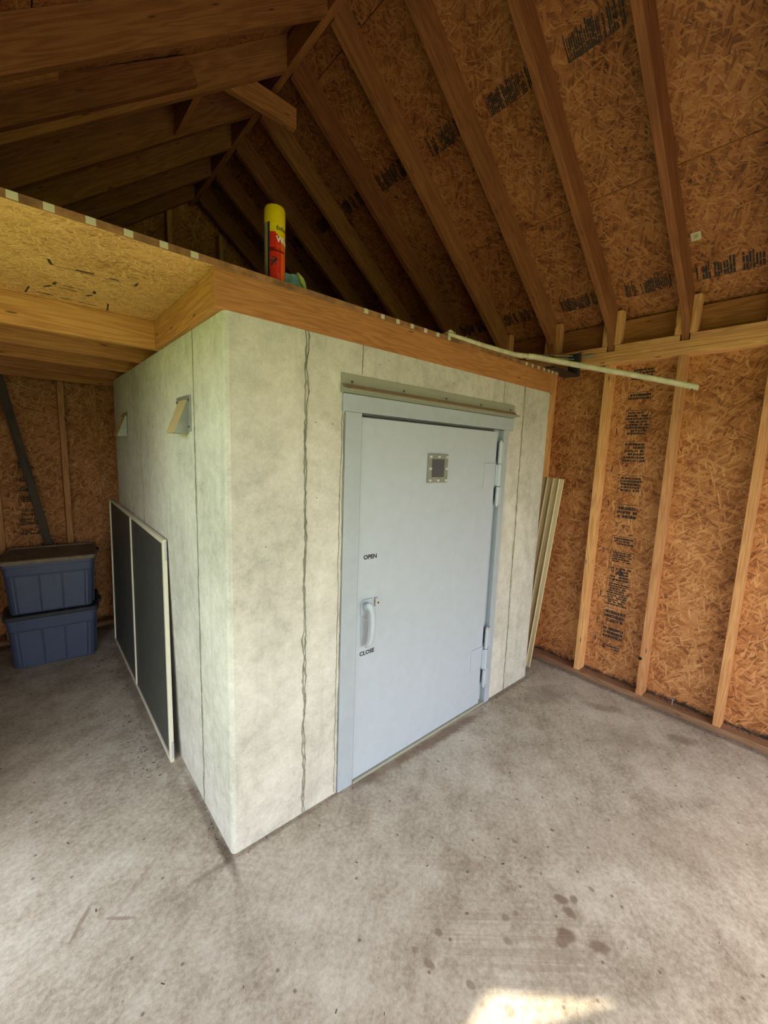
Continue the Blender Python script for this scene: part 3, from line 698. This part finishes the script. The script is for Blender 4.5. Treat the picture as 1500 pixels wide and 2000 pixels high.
# crumpled film beside the can
wr_ = empty('crumpled_wrapper', (.285, .07, ZT+.023), 'small crumpled blue and green plastic wrapper behind the spray can', 'wrapper')
def crumple(name, pts, th, mat):
    bm = bmesh.new(); b = Vector(wr_.location); rn = random.Random(len(name))
    F = [bm.verts.new(Vector(p)-b) for p in pts]; K = [bm.verts.new(Vector(p)-b+Vector((.004, th, -.001))) for p in pts]; n = len(pts)
    bm.faces.new(F); bm.faces.new(K[::-1])
    for i in range(n): bm.faces.new((F[i], K[i], K[(i+1) % n], F[(i+1) % n]))
    bmesh.ops.recalc_face_normals(bm, faces=bm.faces); bmesh.ops.triangulate(bm, faces=[f for f in bm.faces if len(f.verts) > 4])
    bmesh.ops.subdivide_edges(bm, edges=list(bm.edges), cuts=2, use_grid_fill=True)
    for v in bm.verts: v.co += Vector((rn.uniform(-1, 1), rn.uniform(-1, 1), rn.uniform(0, 1)))*.0018
    return new_obj(name, bm, mat, wr_)
zb = ZT+.0235
crumple('wrapper_fold', [(.240, .045, zb), (.238, .042, zb+.046), (.260, .050, zb+.050), (.284, .040, zb+.054), (.300, .038, zb+.030), (.308, .030, zb)], .04, M['blue_film'])
crumple('wrapper_flap', [(.280, .030, zb+.056), (.304, .030, zb+.042), (.326, .032, zb+.002), (.306, .022, zb), (.290, .024, zb+.026)], .025, M['green_film'])

# ------------------------------------------------------------------ weathered vinyl strips on the loft edge
def strip(name, P, w, h, label):
    t = empty(name, P[0], label, 'trim strip'); b = Vector(P[0]); bm = bmesh.new(); pa = None; rn = random.Random(len(P))
    for i, p in enumerate(P):
        p = Vector(p); d = (Vector(P[min(i+1, len(P)-1)])-Vector(P[max(i-1, 0)])).normalized(); s = Vector((d.y, -d.x, 0)).normalized()
        prof = [(-w/2, 0), (-w/2, h), (-w/2+.003, h*1.1), (w/2-.004, h*1.1), (w/2, h*.8), (w/2, .002), (w/2-.003, 0)]
        cur = [bm.verts.new(p-b+s*a+Vector((0, 0, c))) for a, c in prof]
        if pa:
            for k in range(len(prof)): bm.faces.new((pa[k], pa[(k+1) % 7], cur[(k+1) % 7], cur[k]))
        else: bm.faces.new(cur)
        pa = cur
    bm.faces.new(pa[::-1]); bmesh.ops.recalc_face_normals(bm, faces=bm.faces)
    new_obj('strip_body', bm, M['white_vinyl'], t); return t
zz = ZT+.0235
s1 = strip('vinyl_strip', [(1.09, .028, zz), (1.20, .022, zz), (1.35, .018, zz), (1.5, .010, zz+.001), (1.65, .004, zz+.004), (1.76, -.012, zz+.012)], .040, .020, 'short weathered white vinyl strip lying along the loft edge')
for x in (1.13, 1.22, 1.33, 1.44): prism('bent_tab', [(x, zz+.014), (x+.022, zz+.016), (x+.018, zz+.034), (x+.012, zz+.022)], 'y', .014, .017, M['white_vinyl'], s1, 0)
prism('bent_tab', [(1.10, zz+.010), (1.15, zz+.012), (1.145, zz+.036), (1.12, zz+.042), (1.10, zz+.028)], 'y', .020, .036, M['white_vinyl'], s1, .002)
s2 = strip('vinyl_strip', [(1.765, -.020, zz+.010), (1.80, -.045, zz+.010), (1.88, -.18, zz-.026), (1.95, -.36, zz-.075), (2.02, -.58, zz-.135), (2.085, -.80, zz-.200)], .040, .022, 'long weathered white vinyl strip jutting off the loft into the room')
for p in s2.children: pass
s2b = tube('screw', [(2.072, -.775, zz-.205), (2.074, -.780, zz-.188)], .003, M['tool_black'], s2, 6)

# caulking gun at the loft's right end
cg = empty('caulking_gun', (2.28, 0, 2.13), 'black caulking gun with steel rods lying between loft end and wall plate', 'tool')
prism('gun_cradle', [(2.05, ZT+.024), (2.42, ZT+.024), (2.42, ZT+.034), (2.05, ZT+.034)], 'y', -.045, .065, M['tool_black'], cg, .001)
box('gun_bracket', 2.36, 2.385, -.06, .02, ZT+.030, 2.262, M['tool_black'], cg, .004)
tube('gun_rod', [(2.20, .20, 2.262), (2.372, -.02, 2.248)], .004, M['zinc'], cg, 8); tube('gun_rod', [(2.20, .16, 2.235), (2.372, -.03, 2.226)], .004, M['zinc'], cg, 8)
tube('gun_handle', [(2.372, -.028, 2.246), (2.392, -.072, 2.244), (2.396, -.090, 2.243), (2.402, -.115, 2.243), (2.406, -.135, 2.243)], [.004, .005, .012, .013, .008], M['tool_grey'], cg, 10)

# ------------------------------------------------------------------ window screen leaning on the shelter
def screen():
    t = empty('window_screen', (-.04, 1.55, 0), 'large dark mesh window screen with white frame leaning on the concrete side wall', 'screen')
    L, Hh = 1.60, 1.10
    A, B = Vector((-.036, .655, .0)), Vector((-.006, .778, 1.092)); Cc = Vector((-.006, 2.365, 1.135)); 
    u = (Cc-B).normalized(); v = (B-A).normalized(); n = u.cross(v).normalized()
    if n.x > 0: n = -n
    L = (Cc-B).length; Hh = (B-A).length; b = Vector(t.location)
    def P(a, c, d): return A+u*a+v*c+n*d-b
    def slab(name, a0, a1, c0, c1, d0, d1, mat):
        bm = bmesh.new(); vs = [bm.verts.new(P(a, c, d)) for d in (d0, d1) for a, c in ((a0, c0), (a1, c0), (a1, c1), (a0, c1))]
        for f in ((0,1,2,3),(7,6,5,4),(0,4,5,1),(1,5,6,2),(2,6,7,3),(3,7,4,0)): bm.faces.new([vs[i] for i in f])
        bmesh.ops.recalc_face_normals(bm, faces=bm.faces); bmesh.ops.bevel(bm, geom=list(bm.edges), offset=.001, segments=1, affect='EDGES')
        return new_obj(name, bm, mat, t)
    w = .022; f = M['white_frame']
    slab('frame_rail', 0, L, 0, w*.6, 0, .018, f); slab('frame_rail', 0, L, Hh-w, Hh, 0, .018, f)
    slab('frame_rail', 0, w, .0005+w*.6, Hh-w-.0005, 0, .018, f); slab('frame_rail', L-w*.7, L, w*.6, Hh-w, 0, .018, f)
    slab('centre_bar', L*.505, L*.505+.017, w*.6, Hh-w, .006, .017, f)
    slab('screen_mesh', w, L*.505, w*.6, Hh-w, .004, .010, M['screen']); slab('screen_mesh', L*.505+.017, L-w*.7, w*.6, Hh-w, .004, .010, M['screen'])
    slab('frame_clip', -.004, 0, Hh-.10, Hh-.01, .001, .012, M['bolt']); slab('frame_clip', -.006, 0, .02, .10, .001, .012, M['bolt'])
screen()

# ------------------------------------------------------------------ plank and totes
pk = beam('wood_plank', (-.608, 2.675, 2.06), (-.27, 2.665, .02), .052, .034, M['dark_plank'], None, (0, 1, 0), .002)
tag(pk, 'dark weathered plank leaning against the back wall behind the blue totes', 'plank')

def rrect(w, d, r, z, n=5):
    out = []
    for cx, cy, a0 in ((w/2-r, d/2-r, 0), (-w/2+r, d/2-r, 90), (-w/2+r, -d/2+r, 180), (w/2-r, -d/2+r, 270)):
        for i in range(n+1):
            a = math.radians(a0+90*i/n); out.append((cx+r*math.cos(a), cy+r*math.sin(a), z))
    return out
def loft_mesh(name, secs, mat, parent, cap=True):
    bm = bmesh.new(); rings = [[bm.verts.new(p) for p in rrect(*s)] for s in secs]
    for a, b in zip(rings, rings[1:]):
        for i in range(len(a)): bm.faces.new((a[i], a[(i+1) % len(a)], b[(i+1) % len(a)], b[i]))
    bm.faces.new(rings[0][::-1])
    if cap: bm.faces.new(rings[-1])
    bmesh.ops.recalc_face_normals(bm, faces=bm.faces); o = new_obj(name, bm, mat, parent, None, True)
    try: o.data.set_sharp_from_angle(angle=math.radians(35))
    except Exception: pass
    return o
def tote(loc, rot, label, dirty):
    t = empty('storage_tote', loc, label, 'tote', 'stacked blue storage totes'); t.rotation_euler.z = rot; t.scale = (1, 1.13, 1.04)
    body = loft_mesh('tote_body', [(.448, .33, .03, 0), (.456, .338, .035, .006), (.482, .36, .035, .262), (.496, .372, .035, .266), (.500, .378, .035, .315), (.508, .386, .035, .318), (.510, .388, .035, .345)], M['tote'], t)
    # raised wall panels with grooves between them on the front and the ends
    def pad(name, u0, u1, z0, z1, side):
        bm = bmesh.new(); vs = []
        for dd in (0, .007):
            for u, z in ((u0, z0), (u1, z0), (u1, z1), (u0, z1)):
                k = (z-.006)/.256
                if side == 'f': p = (u*(1+.056*k), -(.169+.011*k)-dd, z)
                else: p = ((.228+.013*k+dd)*side, u*(1+.06*k), z)
                vs.append(bm.verts.new(p))
        for f in ((0,1,2,3),(7,6,5,4),(0,4,5,1),(1,5,6,2),(2,6,7,3),(3,7,4,0)): bm.faces.new([vs[i] for i in f])
        bmesh.ops.recalc_face_normals(bm, faces=bm.faces); bmesh.ops.bevel(bm, geom=list(bm.edges), offset=.0015, segments=1, affect='EDGES')
        o = new_obj(name, bm, M['tote'], body); return o
    for u0, u1 in ((-.178, -.063), (-.055, .055), (.063, .178)): pad('wall_panel', u0, u1, .012, .256, 'f')
    for s in (-1, 1):
        pad('wall_panel', s*.184 if s > 0 else -.198, .198 if s > 0 else -.184, .012, .256, 'f')
        pad('wall_panel', -.12, -.004, .012, .256, s); pad('wall_panel', .004, .12, .012, .256, s)
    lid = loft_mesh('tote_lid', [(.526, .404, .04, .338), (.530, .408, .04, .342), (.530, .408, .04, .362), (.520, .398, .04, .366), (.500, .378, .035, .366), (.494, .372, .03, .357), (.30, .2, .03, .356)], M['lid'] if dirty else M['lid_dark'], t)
    for s in (-1, 1):
        bm = bmesh.new(); bm_box(bm, s*.262-.016, s*.262+.020, -.055, .055, .335, .360); bmesh.ops.bevel(bm, geom=list(bm.edges), offset=.005, segments=2, affect='EDGES')
        new_obj('lid_handle', bm, M['lid_dark'], t)
    return t
TR = math.radians(-5.5); TC = Vector((-.395, 2.370, 0))
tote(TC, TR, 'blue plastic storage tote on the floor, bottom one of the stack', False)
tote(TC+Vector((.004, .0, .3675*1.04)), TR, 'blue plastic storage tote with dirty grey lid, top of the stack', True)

# ------------------------------------------------------------------ cream siding offcut between shelter and right wall
sd = empty('vinyl_siding', (2.28, .15, 0), 'cream ribbed vinyl siding offcuts leaning upright beside the shelter', 'siding')
A0, A1 = Vector((2.262, .045, .0)), Vector((2.335, -.045, 1.412)); vdir = (A1-A0).normalized(); ydir = Vector((.02, 1, 0)); ydir = (ydir-vdir*ydir.dot(vdir)).normalized(); nd = ydir.cross(vdir).normalized()
if nd.x > 0: nd = -nd
Ls = (A1-A0).length
def sd_piece(off, dn, prof, mat=M['vinyl']):
    bm = bmesh.new(); b = Vector(sd.location); pts = [A0+ydir*(off+a)+nd*(dn+h)-b for a, h in prof]; back = [p-nd*.0015 for p in pts]
    rings = [[bm.verts.new(p+vdir*t) for p in pts+back[::-1]] for t in (0, Ls)]; n = len(rings[0])
    for i in range(n): bm.faces.new((rings[0][i], rings[0][(i+1) % n], rings[1][(i+1) % n], rings[1][i]))
    bm.faces.new(rings[0]); bm.faces.new(rings[1][::-1]); bmesh.ops.recalc_face_normals(bm, faces=bm.faces); return new_obj('siding_strip', bm, mat, sd)
sd_piece(0, 0, [(0, 0), (.001, .010), (.026, .010), (.028, .018), (.031, .018), (.033, .002), (.072, .002), (.074, .012), (.078, .012), (.080, 0), (.118, 0), (.120, .010), (.124, .010), (.126, 0), (.175, 0), (.178, .008), (.20, .008)])
sd_piece(.015, -.016, [(0, 0), (.20, 0), (.22, .006), (.24, 0)])

# ------------------------------------------------------------------ dirt and leaf crumbs along the walls
db = bmesh.new(); rn = random.Random(11)
def crumb(x, y, s, z0=0.):
    a = rn.uniform(0, math.pi); l = s*rn.uniform(1, 2.6); h = s*rn.uniform(.3, .7); c, sn = math.cos(a), math.sin(a); vs = []
    for z, k in ((z0+.0002, 1), (z0+h, .5)):
        for px, py in ((-l, -s*.5), (l, -s*.4), (l*.8, s*.5), (-l*.7, s*.6)): vs.append(db.verts.new((x+(px*c-py*sn)*k, y+(px*sn+py*c)*k, z)))
    for f in ((3,2,1,0),(4,5,6,7),(0,1,5,4),(1,2,6,5),(2,3,7,6),(3,0,4,7)): db.faces.new([vs[i] for i in f])
DG = []
def heap(label):
    global db
    o = new_obj('floor_debris', db, M['debris']); tag(o, label, 'debris', kind='stuff'); db = bmesh.new()
for i in range(170): crumb(XR-.01-abs(rn.gauss(0, .02)), rn.uniform(-1.4, .3), rn.uniform(.001, .0028))
heap('thin line of dirt crumbs on the floor along the right wall plate')
for i in range(150): crumb(XR+.082-abs(rn.gauss(0, .012)), rn.uniform(-1.3, .5), rn.uniform(.0012, .004), .0385)
heap('dirt crumbs lying on the sole plate between the right wall studs')
for i in range(60): crumb(rn.uniform(1.5, 2.15), -.018-abs(rn.gauss(0, .018)), rn.uniform(.001, .003))
heap('dirt crumbs on the floor below the hinge side of the steel door')
for i in range(30): crumb(rn.uniform(.02, .55), -.006-abs(rn.gauss(0, .012)), rn.uniform(.001, .0022))
heap('fine dirt crumbs along the front foot of the shelter left of the door')
for i in range(70): crumb(-.008-abs(rn.gauss(0, .018)), rn.uniform(-.01, .25), rn.uniform(.001, .0024))
heap('brown dirt crumbs along the side foot of the shelter near its corner')
for i in range(140): crumb(-.10-abs(rn.gauss(0, .05)), rn.uniform(.6, 2.1), rn.uniform(.0012, .004))
heap('dry leaf crumbs on the floor along the leaning window screen')
for i in range(260): crumb(rn.uniform(-.9, -.1), 2.685-min(abs(rn.gauss(0, .03)), .07), rn.uniform(.0012, .004))
heap('leaf crumbs on the floor along the back wall behind the totes')
for i in range(120): crumb(-.80+rn.gauss(0, .03), 2.1+rn.gauss(0, .12), rn.uniform(.0012, .004))
heap('leaf crumbs on the floor left of the blue totes')
for i in range(130):
    t = rn.gauss(0, .22); crumb(1.95+t*.7, -.42-t*.55+rn.gauss(0, .07), rn.uniform(.0008, .0022))
heap('peppering of dark crumbs on the open floor near the right wall')
for i in range(110): crumb(rn.uniform(-.6, 2.2), rn.uniform(-1.35, -.1), rn.uniform(.0008, .0020))
for x, y in ((-.42,.10),(-.30,-.25),(-.47,.45),(.05,-.62),(.55,-.50),(.75,-.62),(.78,-.68),(.35,-.32),(1.3,-.75),(-.2,-.55)): crumb(x, y, .0032)
heap('few scattered dark crumbs on the open floor in front of the shelter')
